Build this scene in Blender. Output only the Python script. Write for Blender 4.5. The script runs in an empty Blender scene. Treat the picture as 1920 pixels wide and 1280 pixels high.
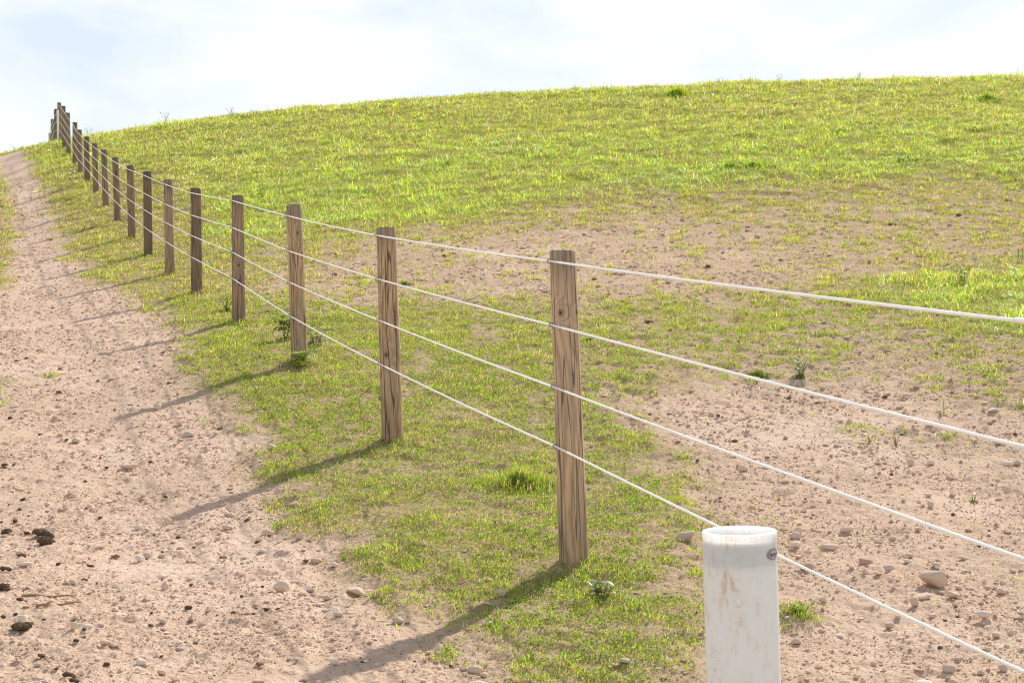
import bpy, bmesh, math, random
import numpy as np
from mathutils import Vector, Matrix, Quaternion

rng = np.random.default_rng(11)
random.seed(5)
scene = bpy.context.scene
COL = scene.collection

# ------------------------------------------------------------------ site survey (world metres)
POSTS=[(0.269,6.597,-1.024,0.221,0.334),(-0.74,9.469,-0.705,-0.78,0.625),(-1.696,12.211,-0.282,-1.743,0.989),(-2.67,14.941,0.04,-2.68,1.304),(-3.675,17.814,0.388,-3.687,1.635),(-4.548,20.326,0.717,-4.572,1.979),(-5.447,22.884,1.101,-5.463,2.356),(-6.308,25.363,1.502,-6.339,2.709),(-7.248,28.062,1.979,-7.287,3.144),(-8.121,30.552,2.469,-8.158,3.583),(-8.994,33.035,2.954,-9.023,4.007),(-9.881,35.564,3.428,-9.906,4.469),(-10.699,37.913,3.884,-10.732,4.936),(-11.399,39.876,4.286,-11.406,5.386),(-12.455,42.916,4.931,-12.478,6.067),(-13.166,44.96,5.367,-13.198,6.552),(-13.948,47.208,5.771,-13.989,6.986),(-14.746,49.441,5.983,-14.755,7.11),(-15.541,51.712,5.927,-15.55,7.093),(-16.106,53.313,5.737,-16.106,6.829)]   # foot x, y, z; head x, z
POLY={
 'lushline':[(-19.398,47.91),(-15.443,48.09),(-14.241,48.0),(-8.822,38.297),(-4.55,24.597),(-3.406,24.398),(-2.258,24.879),(-0.539,25.715),(1.335,27.313),(5.273,27.976),(11.33,28.474)],
 'upper_bare':[(-2.713,19.435),(-2.501,21.072),(-1.893,22.594),(-0.488,23.321),(0.842,24.132),(2.4,23.708),(3.426,22.307),(3.878,20.573),(4.168,18.659),(3.22,17.082),(2.453,16.732),(1.377,16.44),(0.235,16.866),(-0.468,16.763),(-0.983,17.607),(-1.497,16.497),(-2.12,16.873)],
 'right_thin':[(2.521,24.908),(4.713,25.005),(9.097,23.911),(7.133,18.749),(4.004,17.926),(2.783,18.123)],
 'lower_bare':[(0.619,4.816),(0.813,6.432),(0.944,7.311),(0.942,8.704),(0.971,9.589),(0.612,10.309),(0.767,10.993),(1.347,11.348),(1.884,11.735),(2.37,11.508),(3.019,11.689),(3.15,10.745),(4.039,10.15),(1.916,4.816)],
 'mid_thin':[(2.018,12.568),(3.154,14.121),(3.73,13.527),(3.88,12.215),(4.438,11.154),(3.977,9.994),(3.15,10.745),(3.019,11.689),(1.908,11.628)],
 'right_lush':[(3.975,16.749),(4.851,18.049),(7.542,18.954),(5.155,12.955),(4.384,13.651),(4.315,14.716),(3.99,15.446)],
 'sprig_patch':[(2.068,9.875),(2.361,9.947),(2.617,9.864),(2.937,9.673),(2.749,9.375),(2.252,9.488)],
 'pipe_patch':[(1.059,6.043),(1.184,6.005),(1.145,5.837),(1.021,5.795)],
 'track':[(-16.586,48.0),(-15.125,47.516),(-13.577,43.315),(-11.665,37.763),(-9.928,32.617),(-8.298,27.968),(-6.781,23.692),(-5.514,20.202),(-4.839,19.176),(-3.975,17.099),(-3.393,15.453),(-3.08,14.536),(-2.732,12.771),(-2.467,11.762),(-2.257,11.054),(-1.994,10.8),(-1.789,10.11),(-1.515,9.313),(-1.411,8.79),(-1.352,8.475),(-1.168,8.225),(-1.049,7.808),(-1.069,7.472),(-0.965,7.184),(-0.742,7.09),(-0.652,6.422),(-0.413,6.038),(-0.285,5.781),(-0.128,5.472),(0.05,5.278),(0.067,4.771),(-2.121,4.469),(-3.422,7.208),(-4.899,12.099),(-6.724,18.886),(-6.786,20.422),(-8.864,27.161),(-10.392,31.675),(-12.764,38.292),(-14.993,44.283)],
 'verge_sprigs':[(-4.48,12.109),(-3.811,11.946),(-3.581,10.962),(-4.009,10.836)],
 'rut':[(-1.03,7.378),(-0.874,6.771),(-0.751,6.078),(-0.673,5.389),(-0.634,4.719)],
 'dry':[(-0.518,10.595),(0.13,9.302),(0.055,7.908),(-0.403,7.21),(-0.83,7.671),(-0.792,8.732)],
}
STONES=[(-0.928,6.157,0.0666),(-1.168,7.32,0.0562),(-1.39,7.474,0.0522),(-1.121,7.872,0.0659),(-1.85,7.562,0.0475),(-1.791,7.501,0.0288),(-1.669,7.269,0.0457),(-1.64,6.861,0.0359),(-1.653,6.787,0.045),(-1.205,6.875,0.0288),(-0.873,6.761,0.0472),(-1.0,7.195,0.0352),(-2.083,6.536,0.0684),(-1.22,5.945,0.0457),(-0.953,6.362,0.0311),(-0.816,6.198,0.0368),(-1.285,5.621,0.0275),(-1.522,5.479,0.0363),(-1.473,5.479,0.0287),(-1.676,5.595,0.0234),(-1.568,5.545,0.0232),(-1.227,5.05,0.0335),(-1.135,4.951,0.0294),(-1.551,4.994,0.0244),(-1.49,4.808,0.0352),(-1.524,4.781,0.0217),(-0.729,5.156,0.0216),(-0.806,4.88,0.0375),(-0.67,4.95,0.0242),(-1.461,5.709,0.0458),(-1.98,7.405,0.0362),(-1.411,6.209,0.0303),(-1.361,6.456,0.0338),(-2.122,8.173,0.0314),(-1.55,8.381,0.0351),(-1.195,7.591,0.0371),(-1.423,7.739,0.0378),(-1.523,7.025,0.0343),(-1.455,7.173,0.0325),(-2.72,8.361,0.0263),(-0.626,6.16,0.0731),(-0.431,5.774,0.0403),(-0.561,5.561,0.0291),(-0.6,5.16,0.0324),(-0.125,5.18,0.0506),(-0.111,4.973,0.0677),(-0.777,6.666,0.0372),(-0.738,6.072,0.0318),(-0.659,5.79,0.0364),(-0.165,5.199,0.0254),(-0.098,6.383,0.0334),(-0.043,6.145,0.0386),(-0.097,6.021,0.0378),(-0.092,5.703,0.0418),(0.54,6.731,0.0282),(0.387,5.232,0.0365),(1.324,8.783,0.0552),(1.343,7.232,0.053),(1.602,7.318,0.0639),(1.445,6.992,0.083),(1.3,7.012,0.0465),(1.792,6.891,0.0385),(1.856,6.699,0.0374),(1.624,6.589,0.0483),(1.565,6.545,0.0366),(1.548,6.709,0.0585),(1.765,6.362,0.1133),(1.659,6.198,0.08),(1.791,6.206,0.0542),(1.762,6.271,0.0328),(1.846,6.32,0.0309),(1.6,6.081,0.0403),(1.816,5.879,0.0698),(1.647,5.975,0.0313),(1.8,5.684,0.0357),(1.764,5.684,0.0278),(1.847,5.546,0.0271),(1.504,5.255,0.0459),(1.473,5.114,0.0286),(1.374,5.071,0.0761),(1.603,5.232,0.0256),(1.248,6.143,0.0343),(1.205,6.066,0.0296),(1.28,6.645,0.0603),(2.886,8.919,0.0778),(2.957,8.947,0.05),(2.32,8.898,0.0497),(2.431,8.882,0.0465),(2.2,8.079,0.0395),(2.005,9.417,0.0526),(2.212,7.404,0.0388),(2.378,7.325,0.0307),(2.267,6.85,0.0359),(1.815,7.406,0.031),(1.264,5.343,0.0261),(1.015,5.237,0.0219),(0.8,7.076,0.0815),(-2.265,9.002,0.1068),(-1.456,9.251,0.0614),(-2.093,9.879,0.0655),(-3.015,12.27,0.06),(-3.28,13.759,0.0672),(-2.931,12.532,0.0394),(-5.822,19.26,0.0941),(-2.74,10.932,0.0611),(-2.48,10.683,0.0447),(-3.132,10.47,0.0402),(-2.917,9.877,0.0379),(-2.776,9.712,0.0542),(-2.403,9.588,0.0535),(-2.213,10.176,0.0426),(-1.906,9.84,0.0412),(-2.778,10.101,0.0458),(-4.314,14.575,0.056),(-5.257,16.962,0.0533),(2.967,11.215,0.0626),(3.258,10.326,0.0793),(3.533,22.005,0.1075),(2.201,22.525,0.1101),(-1.779,19.599,0.0616),(-0.986,21.727,0.0683)]   # x, y, width
DUNG=[(-2.431,7.348,0.0667),(-2.213,7.223,0.0857),(-2.16,7.073,0.0741),(-2.18,6.826,0.0429),(-2.321,7.323,0.0358),(-2.144,6.466,0.0497),(-2.039,6.11,0.0597),(-1.743,5.439,0.0645),(-1.407,4.87,0.0476),(-1.323,4.988,0.0383),(-1.375,4.803,0.0268),(-1.786,6.373,0.0378),(-1.467,4.916,0.0223),(-3.061,9.931,0.0347),(-2.831,9.714,0.0339),(-2.971,8.96,0.0375),(-2.934,8.989,0.0314),(-2.388,8.99,0.0345),(-1.778,6.836,0.0429),(-0.842,5.08,0.0319),(-1.198,5.693,0.0278),(-1.299,6.879,0.0336),(-3.385,11.422,0.0478),(-3.426,10.432,0.0437),(1.733,5.446,0.0266)]
SPOT={'w1': (-2.013, 13.569), 'w2': (-1.692, 13.176), 'w3': (-1.666, 11.991), 'w4': (-3.01, 16.119), 'w5': (-4.655, 28.378), 'w6': (2.17, 11.515), 'w7': (0.361, 6.09), 'w8': (-2.342, 16.205), 'w9': (-0.93, 10.749), 'tuft1': (0.043, 8.233), 'c1': (4.716, 43.585), 'c2': (12.435, 40.029), 'c3': (7.643, 29.997), 'c4': (4.194, 29.67), 'c5': (4.663, 29.689), 'c6': (5.101, 17.294), 'tuft2': (1.089, 5.865), 's1': (-10.89, 48.0), 's2': (-8.846, 48.0), 's3': (8.293, 47.52), 's4': (10.807, 47.49), 's5': (-13.319, 48.0), 'd1': (6.336, 19.008), 'd2': (6.21, 18.768), 'g1': (2.215, 9.444), 'g2': (2.38, 9.471), 'g3': (2.931, 10.366), 'g4': (2.427, 8.039), 'deadstem': (-1.044, 10.878), 'stick1': (-1.806, 5.946), 'stick2': (-1.729, 5.829), 'g5': (1.816, 11.311), 'tuft3': (1.867, 11.63), 'tuft4': (-1.281, 18.357)}


# ------------------------------------------------------------------ noise
def _hash(ix, iy, seed):
    h = (ix.astype(np.int64) * 374761393 + iy.astype(np.int64) * 668265263 + seed * 974634777) & 0xffffffff
    h = ((h ^ (h >> 13)) * 1274126177) & 0xffffffff
    h = ((h ^ (h >> 16)) * 2246822519) & 0xffffffff
    return (h ^ (h >> 15)) & 0xffff
_ga = np.arange(256) / 256.0 * 2 * np.pi
_gx, _gy = np.cos(_ga), np.sin(_ga)
def perlin(x, y, seed=0):
    x = np.asarray(x, float); y = np.asarray(y, float)
    ix = np.floor(x); iy = np.floor(y)
    fx = x - ix; fy = y - iy
    ix = ix.astype(np.int64); iy = iy.astype(np.int64)
    def g(a, b, dx, dy):
        k = _hash(a, b, seed) & 255
        return _gx[k] * dx + _gy[k] * dy
    u = fx * fx * fx * (fx * (fx * 6 - 15) + 10); v = fy * fy * fy * (fy * (fy * 6 - 15) + 10)
    n0 = g(ix, iy, fx, fy) * (1 - u) + g(ix + 1, iy, fx - 1, fy) * u
    n1 = g(ix, iy + 1, fx, fy - 1) * (1 - u) + g(ix + 1, iy + 1, fx - 1, fy - 1) * u
    return (n0 * (1 - v) + n1 * v) * 1.55
def fbm(x, y, seed=0, octs=3):
    s = 0; a = 1; t = 0
    for o in range(octs):
        s = s + a * perlin(x * 2 ** o, y * 2 ** o, seed + o); t += a; a *= .55
    return s / t

# ------------------------------------------------------------------ terrain
_fy=np.array([-60,-10,0,2.4,3.7,6.6,9.47,12.2,14.95,17.8,20.3,22.9,25.3,28.1,30.5,33.1,35.6,37.9,39.8,42.9,45,47.3,49.5,51.6,53.1,57,62,70,90,130,200,400.])
_fz=np.array([-4.6,-2.1,-1.6,-1.43,-1.31,-1.022,-.745,-.245,.03,.385,.70,1.1,1.484,1.97,2.46,2.97,3.43,3.87,4.27,4.92,5.39,5.82,6.05,5.98,5.8,5.1,4.0,2.2,-2,-9,-18,-40.])
_ty=np.arange(-60,400,.1); _tz=np.interp(_ty,_fy,_fz)
_k=np.exp(-.5*(np.arange(-30,31)/12.)**2); _k/=_k.sum()
_tz=np.convolve(np.pad(_tz,30,mode='edge'),_k,mode='valid')
def smooth(a,b,t):
    t=np.clip((t-a)/(b-a),0,1); return t*t*(3-2*t)
def fence_x(y): return 2.554-.35*y
def base_height(x,y):
    u=x-(2.554-.35*np.clip(y,-5,70))
    A=2.20*smooth(5,50,y)
    H=np.where(u>0,1-np.exp(-np.maximum(u,0)/12.3),8*np.tanh(np.minimum(u,0)/72))
    return np.interp(y,_ty,_tz)+A*H+.12*smooth(.5,1.9,-u)*(1-smooth(4.6,7.6,y))*smooth(-6,0,y)


def poly_sd(x, y, P):
    """signed distance to a polygon on the ground, positive inside"""
    P = np.array(P, float)
    d = np.full(x.shape, 1e9); inside = np.zeros(x.shape, bool)
    n = len(P)
    for i in range(n):
        ax, ay = P[i]; bx, by = P[(i + 1) % n]
        ex, ey = bx - ax, by - ay
        wx, wy = x - ax, y - ay
        t = np.clip((wx * ex + wy * ey) / max(ex * ex + ey * ey, 1e-9), 0, 1)
        d = np.minimum(d, (wx - ex * t) ** 2 + (wy - ey * t) ** 2)
        if ey != 0:
            c = ((ay <= y) & (by > y)) | ((by <= y) & (ay > y))
            inside ^= c & (x < ax + (y - ay) / ey * ex)
    d = np.sqrt(d)
    return np.where(inside, d, -d)
LUSH = POLY['lushline']
_lx = np.array([p[0] for p in LUSH if p[0] > -9.0]); _ly = np.array([p[1] for p in LUSH if p[0] > -9.0])

def cover(x, y):
    """grass cover 0..1, lushness 0..1 and track 0..1 at a spot on the ground"""
    f = np.clip(.045 * y, .12, 2.0)
    n = fbm(x * 1.1, y * 1.1, 40, 3); n2 = fbm(x * 4.2, y * 4.2, 50, 3)
    wob = f * (.9 * n + .6 * n2)
    yl = np.interp(x, _lx, _ly)
    L = smooth(-2.6, 2.2, y - yl + 2.2 * fbm(x * .35, y * .35, 44, 3))
    ux = x - fence_x(y)
    D = .80 + .2 * L - .19 * smooth(.5, 3.5, ux) * (1 - L)
    def put(D, name, val, feather=1.0, w=1.0, fm=9.0):
        ff = np.minimum(f, fm)
        k = smooth(-feather, feather, (poly_sd(x, y, POLY[name]) + w * wob * ff / f) / ff)
        return D * (1 - k) + val * k, k
    D, _ = put(D, 'right_thin', .50, 2.0)
    D, _ = put(D, 'upper_bare', .12, 2.2)
    D, _ = put(D, 'mid_thin', .34, 2.0)
    D, _ = put(D, 'lower_bare', .05, 1.2)
    D, k = put(D, 'right_lush', 1.0, 1.2)
    L = np.maximum(L, .75 * k)
    D, _ = put(D, 'sprig_patch', .5, .7)
    D, _ = put(D, 'pipe_patch', .95, .5, .3)
    D, T = put(D, 'track', .0, 1.1, 1.0, .30)
    D, _ = put(D, 'verge_sprigs', .5, .8)
    # the verge beyond the track, on its far side
    vl = smooth(.0, .5, -(x - fence_x(y)) - 2.30 + .30 * n) * smooth(10.5, 15.5, y)
    D = np.maximum(D, .9 * vl); L = np.maximum(L, .45 * vl); T = T * (1 - vl)
    # grass left standing round the feet of the posts
    for p in POSTS[:12]:
        g = np.exp(-((x - p[0]) ** 2 + (y - p[1]) ** 2) / .035)
        D = np.minimum(1, D + .5 * g)
    return D, L, T
def dryness(x, y):
    return smooth(-.6, .6, poly_sd(x, y, POLY['dry']) + .35 * fbm(x * 2, y * 2, 61, 2))

def relief(x, y, c=None):
    """small scale relief: humps, clods and crumbs (finer octaves fade with depth, where the sheet is coarser)"""
    d = np.clip(y, 3, 80)
    z = .020 * fbm(x * .9, y * .9, 3, 2)
    z += .016 * fbm(x * 2.6, y * 2.6, 7, 2)
    k1 = np.clip(1.5 - d / 26, 0, 1); k2 = np.clip(1.4 - d / 16, 0, 1)
    bare = 1.0 if c is None else (1 - .3 * c)
    # hummocks and poached turf of the paddock and the slope
    off = smooth(-.9, .1, x - fence_x(y))
    def hump(fx, fy, amp, seed, y0, y1, y2, y3):
        n = perlin(x * fx, y * fy, seed) + .35 * perlin(x * fx * 2.1, y * fy * 2.1, seed + 1)
        return amp * np.clip(n, -.45, .8) * smooth(y0, y1, y) * (1 - smooth(y2, y3, y))
    m = 1.0 if c is None else (.45 + .55 * np.sin(np.pi * np.clip(c, 0, 1)) )
    z += off * m * (hump(6.0, 9.0, .020, 171, 7, 9.5, 15, 20) + hump(3.4, 5.6, .024, 175, 11, 17, 27, 34))
    z += hump(1.8, 2.8, .055, 179, 22, 30, 90, 99) * smooth(-.9, .6, x - fence_x(y))
    z += .06 * perlin(x * .5, y * .6, 18) * smooth(22, 30, y)
    if c is not None: z += .016 * np.clip(perlin(x * 9, y * 12, 183), -.4, .8) * c * (1 - smooth(9, 13, y))
    r1 = perlin(x * 8.5, y * 8.5, 12); r2 = perlin(x * 19, y * 19, 13); r3 = perlin(x * 41, y * 41, 14)
    patch = .55 + .45 * smooth(-.5, .5, perlin(x * 1.6, y * 1.6, 15))
    rut = 0.0
    if c is not None:
        R_ = POLY['rut']
        ry_ = np.array([q[1] for q in R_][::-1]); rx_ = np.array([q[0] for q in R_][::-1])
        rd = (x - np.interp(y, ry_, rx_)) / .035
        rut = np.exp(-np.minimum(rd * rd, 30)) * smooth(4.6, 4.9, y) * (1 - smooth(6.7, 7.2, y))
        z = z - .008 * rut
        for q in POSTS[:6]:
            z = z + .022 * np.exp(-np.minimum(((x - q[0]) ** 2 + (y - q[1]) ** 2) / .018, 30))
    z += bare * patch * (.009 * np.maximum(r1, -.4) * k1 + .012 * np.maximum(r2, -.15) * k1 + .0095 * np.maximum(r3, -.1) * k2) * (1 - .85 * rut)
    if c is not None: z += .034 * (smooth(.12, .7, c + .12 * perlin(x * 5, y * 5, 19)) - .9) * (1 - smooth(14, 26, y))
    if c is not None:
        cs = .42; ix = np.floor(x / cs).astype(np.int64); iy = np.floor(y / cs).astype(np.int64)
        h1 = _hash(ix, iy, 901) / 65535.; h2 = _hash(ix, iy, 902) / 65535.; h3 = _hash(ix, iy, 903) / 65535.
        ox = x - (ix + .3 + .4 * h1) * cs; oy = y - (iy + .3 + .4 * h2) * cs
        rr = np.sqrt(ox * ox + (oy * .85) ** 2) / (.050 + .018 * h3)
        pit = -np.exp(-rr ** 4) * (.4 + .6 * np.clip(rr, 0, 1)) + .45 * np.exp(-((rr - 1.35) / .3) ** 2)
        z += .017 * pit * (h3 < .45) * (1 - smooth(.1, .5, c)) * (1 - smooth(11, 15, y))
    # soft wheel ruts along the track
    ux = x - fence_x(y)
    z -= .022 * np.exp(-((ux + 1.75) / .32) ** 2)
    return z
def ground_z(x, y):
    x = np.atleast_1d(np.asarray(x, float)); y = np.atleast_1d(np.asarray(y, float))
    D, L, T = cover(x, y)
    return base_height(x, y) + relief(x, y, D)
def gz(x, y): return float(ground_z([x], [y])[0])

# ------------------------------------------------------------------ object helpers
def tag(o, label=None, cat=None, group=None, kind=None):
    if label: o['label'] = label
    if cat: o['category'] = cat
    if group: o['group'] = group
    if kind: o['kind'] = kind
    return o
def link(name, me, mat=None, parent=None):
    o = bpy.data.objects.new(name, me); COL.objects.link(o)
    if mat is not None and not me.materials: me.materials.append(mat)
    if parent is not None: o.parent = parent
    return o
def empty(name, loc):
    o = bpy.data.objects.new(name, None); COL.objects.link(o); o.location = loc
    o.empty_display_size = .1
    return o
def mesh_np(name, verts, loops, sizes, smooth_shade=False, cols=None, colname='Col'):
    me = bpy.data.meshes.new(name)
    nv = len(verts); nl = len(loops); npol = len(sizes)
    me.vertices.add(nv); me.vertices.foreach_set('co', np.ascontiguousarray(verts, np.float32).ravel())
    me.loops.add(nl); me.loops.foreach_set('vertex_index', np.ascontiguousarray(loops, np.int32))
    me.polygons.add(npol)
    st = np.zeros(npol, np.int32); st[1:] = np.cumsum(sizes)[:-1]
    me.polygons.foreach_set('loop_start', st)
    me.update(calc_edges=True)
    me.polygons.foreach_set('use_smooth', np.full(npol, smooth_shade))
    if cols is not None:
        a = me.attributes.new(colname, 'FLOAT_COLOR', 'POINT')
        c = np.ones((nv, 4), np.float32); c[:, :3] = cols
        a.data.foreach_set('color', c.ravel())
    return me
def from_bm(name, bm, smooth_shade=True):
    me = bpy.data.meshes.new(name); bm.to_mesh(me); bm.free()
    if smooth_shade:
        me.polygons.foreach_set('use_smooth', np.full(len(me.polygons), True))
    return me

# ------------------------------------------------------------------ materials
class NT:
    def __init__(s, name):
        s.m = bpy.data.materials.new(name); s.m.use_nodes = True
        s.t = s.m.node_tree; s.t.nodes.clear()
    def n(s, typ, **kw):
        nd = s.t.nodes.new(typ)
        for k, v in kw.items():
            if k.startswith('i_'): nd.inputs[k[2:].replace('_', ' ')].default_value = v
            elif k.startswith('x'): nd.inputs[int(k[1:])].default_value = v
            else: setattr(nd, k, v)
        return nd
    def l(s, a, b): s.t.links.new(a, b)
    def math(s, op, a, b=None, c=None, clamp=False):
        nd = s.t.nodes.new('ShaderNodeMath'); nd.operation = op; nd.use_clamp = clamp
        for i, v in enumerate((a, b, c)):
            if v is None: continue
            if isinstance(v, (int, float)): nd.inputs[i].default_value = v
            else: s.l(v, nd.inputs[i])
        return nd.outputs[0]
    def mix(s, f, a, b, mode='MIX'):
        nd = s.t.nodes.new('ShaderNodeMix'); nd.data_type = 'RGBA'; nd.blend_type = mode
        for sock, v in ((nd.inputs[0], f), (nd.inputs[6], a), (nd.inputs[7], b)):
            if isinstance(v, (int, float)): sock.default_value = v
            elif isinstance(v, tuple): sock.default_value = (*v, 1)
            else: s.l(v, sock)
        return nd.outputs[2]
    def noise(s, vec, scale, detail=2, rough=.5):
        nd = s.n('ShaderNodeTexNoise'); nd.inputs['Scale'].default_value = scale
        nd.inputs['Detail'].default_value = detail; nd.inputs['Roughness'].default_value = rough
        s.l(vec, nd.inputs['Vector']); return nd.outputs['Fac']
    def ramp(s, f, *stops):
        nd = s.n('ShaderNodeValToRGB'); e = nd.color_ramp.elements
        while len(e) < len(stops): e.new(.5)
        for i, (p, c) in enumerate(stops):
            e[i].position = p; e[i].color = (*c, 1) if isinstance(c, tuple) else (c, c, c, 1)
        s.l(f, nd.inputs[0]); return nd.outputs[0]
    def vec(s, v, scale=(1, 1, 1), loc=None):
        nd = s.n('ShaderNodeMapping'); nd.inputs['Scale'].default_value = scale
        s.l(v, nd.inputs['Vector'])
        if loc is not None: s.l(loc, nd.inputs['Location'])
        return nd.outputs[0]
    def out(s, sh):
        o = s.n('ShaderNodeOutputMaterial'); s.l(sh, o.inputs['Surface']); return s.m
    def principled(s, col, rough=.8, spec=.2, bump=None, bstr=.5, bdist=.01):
        p = s.n('ShaderNodeBsdfPrincipled')
        if isinstance(col, tuple): p.inputs['Base Color'].default_value = (*col, 1)
        else: s.l(col, p.inputs['Base Color'])
        if isinstance(rough, (int, float)): p.inputs['Roughness'].default_value = rough
        else: s.l(rough, p.inputs['Roughness'])
        p.inputs['Specular IOR Level'].default_value = spec
        if bump is not None:
            b = s.n('ShaderNodeBump'); b.inputs['Strength'].default_value = bstr; b.inputs['Distance'].default_value = bdist
            s.l(bump, b.inputs['Height']); s.l(b.outputs[0], p.inputs['Normal'])
        return p.outputs[0]

def ground_material(name):
    t = NT(name)
    pos = t.n('ShaderNodeNewGeometry').outputs['Position']
    at = t.n('ShaderNodeAttribute', attribute_name='Col')
    sep = t.n('ShaderNodeSeparateColor'); t.l(at.outputs['Color'], sep.inputs[0])
    cov, lush, track = sep.outputs[0], sep.outputs[1], sep.outputs[2]
    big = t.noise(pos, .9, 3); mid = t.noise(pos, 6, 4, .6); fine = t.noise(pos, 45, 4, .65); grit = t.noise(pos, 190, 3, .7)
    dirt = t.ramp(mid, (.28, (.61, .41, .285)), (.5, (.755, .53, .385)), (.72, (.85, .635, .48)))
    dirt = t.mix(t.math('MULTIPLY', big, .35), dirt, (.76, .55, .41))
    dirt = t.mix(track, t.mix(.65, dirt, (.56, .365, .235), 'MIX'), dirt)
    dust = t.noise(pos, .55, 3, .6)
    dirt = t.mix(t.ramp(dust, (.40, .6), (.56, 0.0)), dirt, (.68, .50, .35))
    dirt = t.mix(t.ramp(dust, (.52, 0.0), (.66, .6)), dirt, (.86, .66, .51))
    dark = t.ramp(fine, (.30, .48), (.44, 1.0), (1, 1.0))  # paints the shaded sides of crumbs into the soil colour
    dirt = t.mix(.75, dirt, dark, 'MULTIPLY')
    pale = t.ramp(grit, (.60, 0.0), (.74, 1.0))
    dirt = t.mix(t.math('MULTIPLY', pale, .45), dirt, (.84, .68, .54))
    spk = t.ramp(grit, (.26, .48), (.41, 1.0))
    dirt = t.mix(.7, dirt, spk, 'MULTIPLY')
    thatch = t.ramp(fine, (.3, (.22, .155, .07)), (.5, (.54, .41, .20)), (.72, (.76, .61, .35)))
    green = t.ramp(mid, (.3, (.07, .065, .022)), (.7, (.26, .22, .075)))
    under = t.mix(t.math('MULTIPLY_ADD', lush, .7, .22), thatch, t.mix(lush, green, t.ramp(mid, (.3, (.26, .30, .03)), (.7, (.50, .50, .08)))))
    col = t.mix(t.math('MULTIPLY', cov, .9), dirt, under)
    h = t.math('ADD', t.math('MULTIPLY', fine, 1.0), t.math('MULTIPLY', grit, .45))
    return t.out(t.principled(col, .95, .08, h, .75, .022))

def wood_material(name, knots=(), tone=1.0, dark_foot=0.0):
    t = NT(name)
    tc = t.n('ShaderNodeTexCoord').outputs['Object']
    ri = t.n('ShaderNodeObjectInfo').outputs['Random']
    cmb = t.n('ShaderNodeCombineXYZ')
    t.l(t.math('MULTIPLY', ri, 7.3), cmb.inputs[0]); t.l(t.math('MULTIPLY', ri, 13.1), cmb.inputs[2])
    sp = t.n('ShaderNodeSeparateXYZ'); t.l(tc, sp.inputs[0])
    x, y, z = sp.outputs
    s = t.math('MULTIPLY_ADD', y, .55, x)
    low = t.noise(t.vec(tc, (5, 5, 1.5), cmb.outputs[0]), 1.0, 2, .5)
    g = t.math('MULTIPLY_ADD', low, 8.0, t.math('MULTIPLY', s, 26.0))
    core = None
    for kx, kz, r in knots:
        dx = t.math('DIVIDE', t.math('SUBTRACT', x, kx), r); dz = t.math('DIVIDE', t.math('SUBTRACT', z, kz), r * 1.35)
        d2 = t.math('ADD', t.math('MULTIPLY', dx, dx), t.math('MULTIPLY', dz, dz))
        front = t.math('LESS_THAN', y, 0.0)
        e = t.math('MULTIPLY', t.math('EXPONENT', t.math('MULTIPLY', d2, -.13)), front)
        g = t.math('MULTIPLY_ADD', e, 3.4, g)
        c = t.math('MULTIPLY', t.math('EXPONENT', t.math('MULTIPLY', d2, -1.6)), front)
        core = c if core is None else t.math('MAXIMUM', core, c)
    ring = t.math('MULTIPLY_ADD', t.math('SINE', t.math('MULTIPLY', g, 6.283)), .5, .5)
    ring = t.math('POWER', ring, 2.0)
    fib = t.noise(t.vec(tc, (170, 170, 5), cmb.outputs[0]), 1.0, 3, .6)
    stain = t.noise(t.vec(tc, (9, 9, 2.2), cmb.outputs[0]), 1.0, 3, .6)
    blot = t.noise(t.vec(tc, (30, 30, 12), cmb.outputs[0]), 1.0, 4, .6)
    col = t.mix(t.math('MULTIPLY', ring, .62), (.85 * tone, .59 * tone, .345 * tone), (.40 * tone, .235 * tone, .125 * tone))
    col = t.mix(t.ramp(stain, (.42, 0.0), (.66, .6)), col, (.52 * tone, .41 * tone, .31 * tone))
    col = t.mix(t.ramp(blot, (.60, 0.0), (.72, .38)), col, (.72 * tone, .64 * tone, .54 * tone))
    col = t.mix(.75, col, t.ramp(fib, (.28, .45), (.55, 1.0)), 'MULTIPLY')
    cr = t.noise(t.vec(tc, (34, 34, .9), cmb.outputs[0]), 1.0, 1, .4)
    crack = t.ramp(t.math('ABSOLUTE', t.math('SUBTRACT', cr, .5)), (.008, 1.0), (.022, 0.0))
    col = t.mix(t.math('MULTIPLY', crack, .8), col, (.055, .035, .022))
    foot = t.math('MULTIPLY', t.ramp(z, (.0, 1.0), (.45, 0.0)), .35 + dark_foot)
    col = t.mix(t.math('MULTIPLY', foot, t.ramp(stain, (.3, .3), (.6, 1.0))), col, (.16, .10, .055))
    gzn = t.n('ShaderNodeSeparateXYZ'); t.l(t.n('ShaderNodeTexCoord').outputs['Generated'], gzn.inputs[0])
    topd = t.ramp(t.math('MULTIPLY_ADD', stain, .10, gzn.outputs[2]), (.93, 0.0), (1.03, .55))
    col = t.mix(topd, col, (.30 * tone, .235 * tone, .17 * tone))
    vv = t.math('FRACT', t.math('MULTIPLY', ri, 17.3)); gv = t.math('FRACT', t.math('MULTIPLY', ri, 41.7))
    col = t.mix(t.math('MULTIPLY', gv, .45 if not knots else .18), col, (.40 * tone, .33 * tone, .27 * tone))
    vm = t.math('MULTIPLY_ADD', vv, .45, .78); vc = t.n('ShaderNodeCombineColor')
    for k_ in range(3): t.l(vm, vc.inputs[k_])
    if not knots: col = t.mix(1.0, col, vc.outputs[0], 'MULTIPLY')
    if core is not None: col = t.mix(t.math('MULTIPLY', core, .95), col, (.05, .022, .012))
    h = t.math('SUBTRACT', t.math('MULTIPLY_ADD', fib, .5, t.math('MULTIPLY', ring, -.25)), t.math('MULTIPLY', crack, 1.6))
    return t.out(t.principled(col, .85, .15, h, .6, .004))

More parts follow.
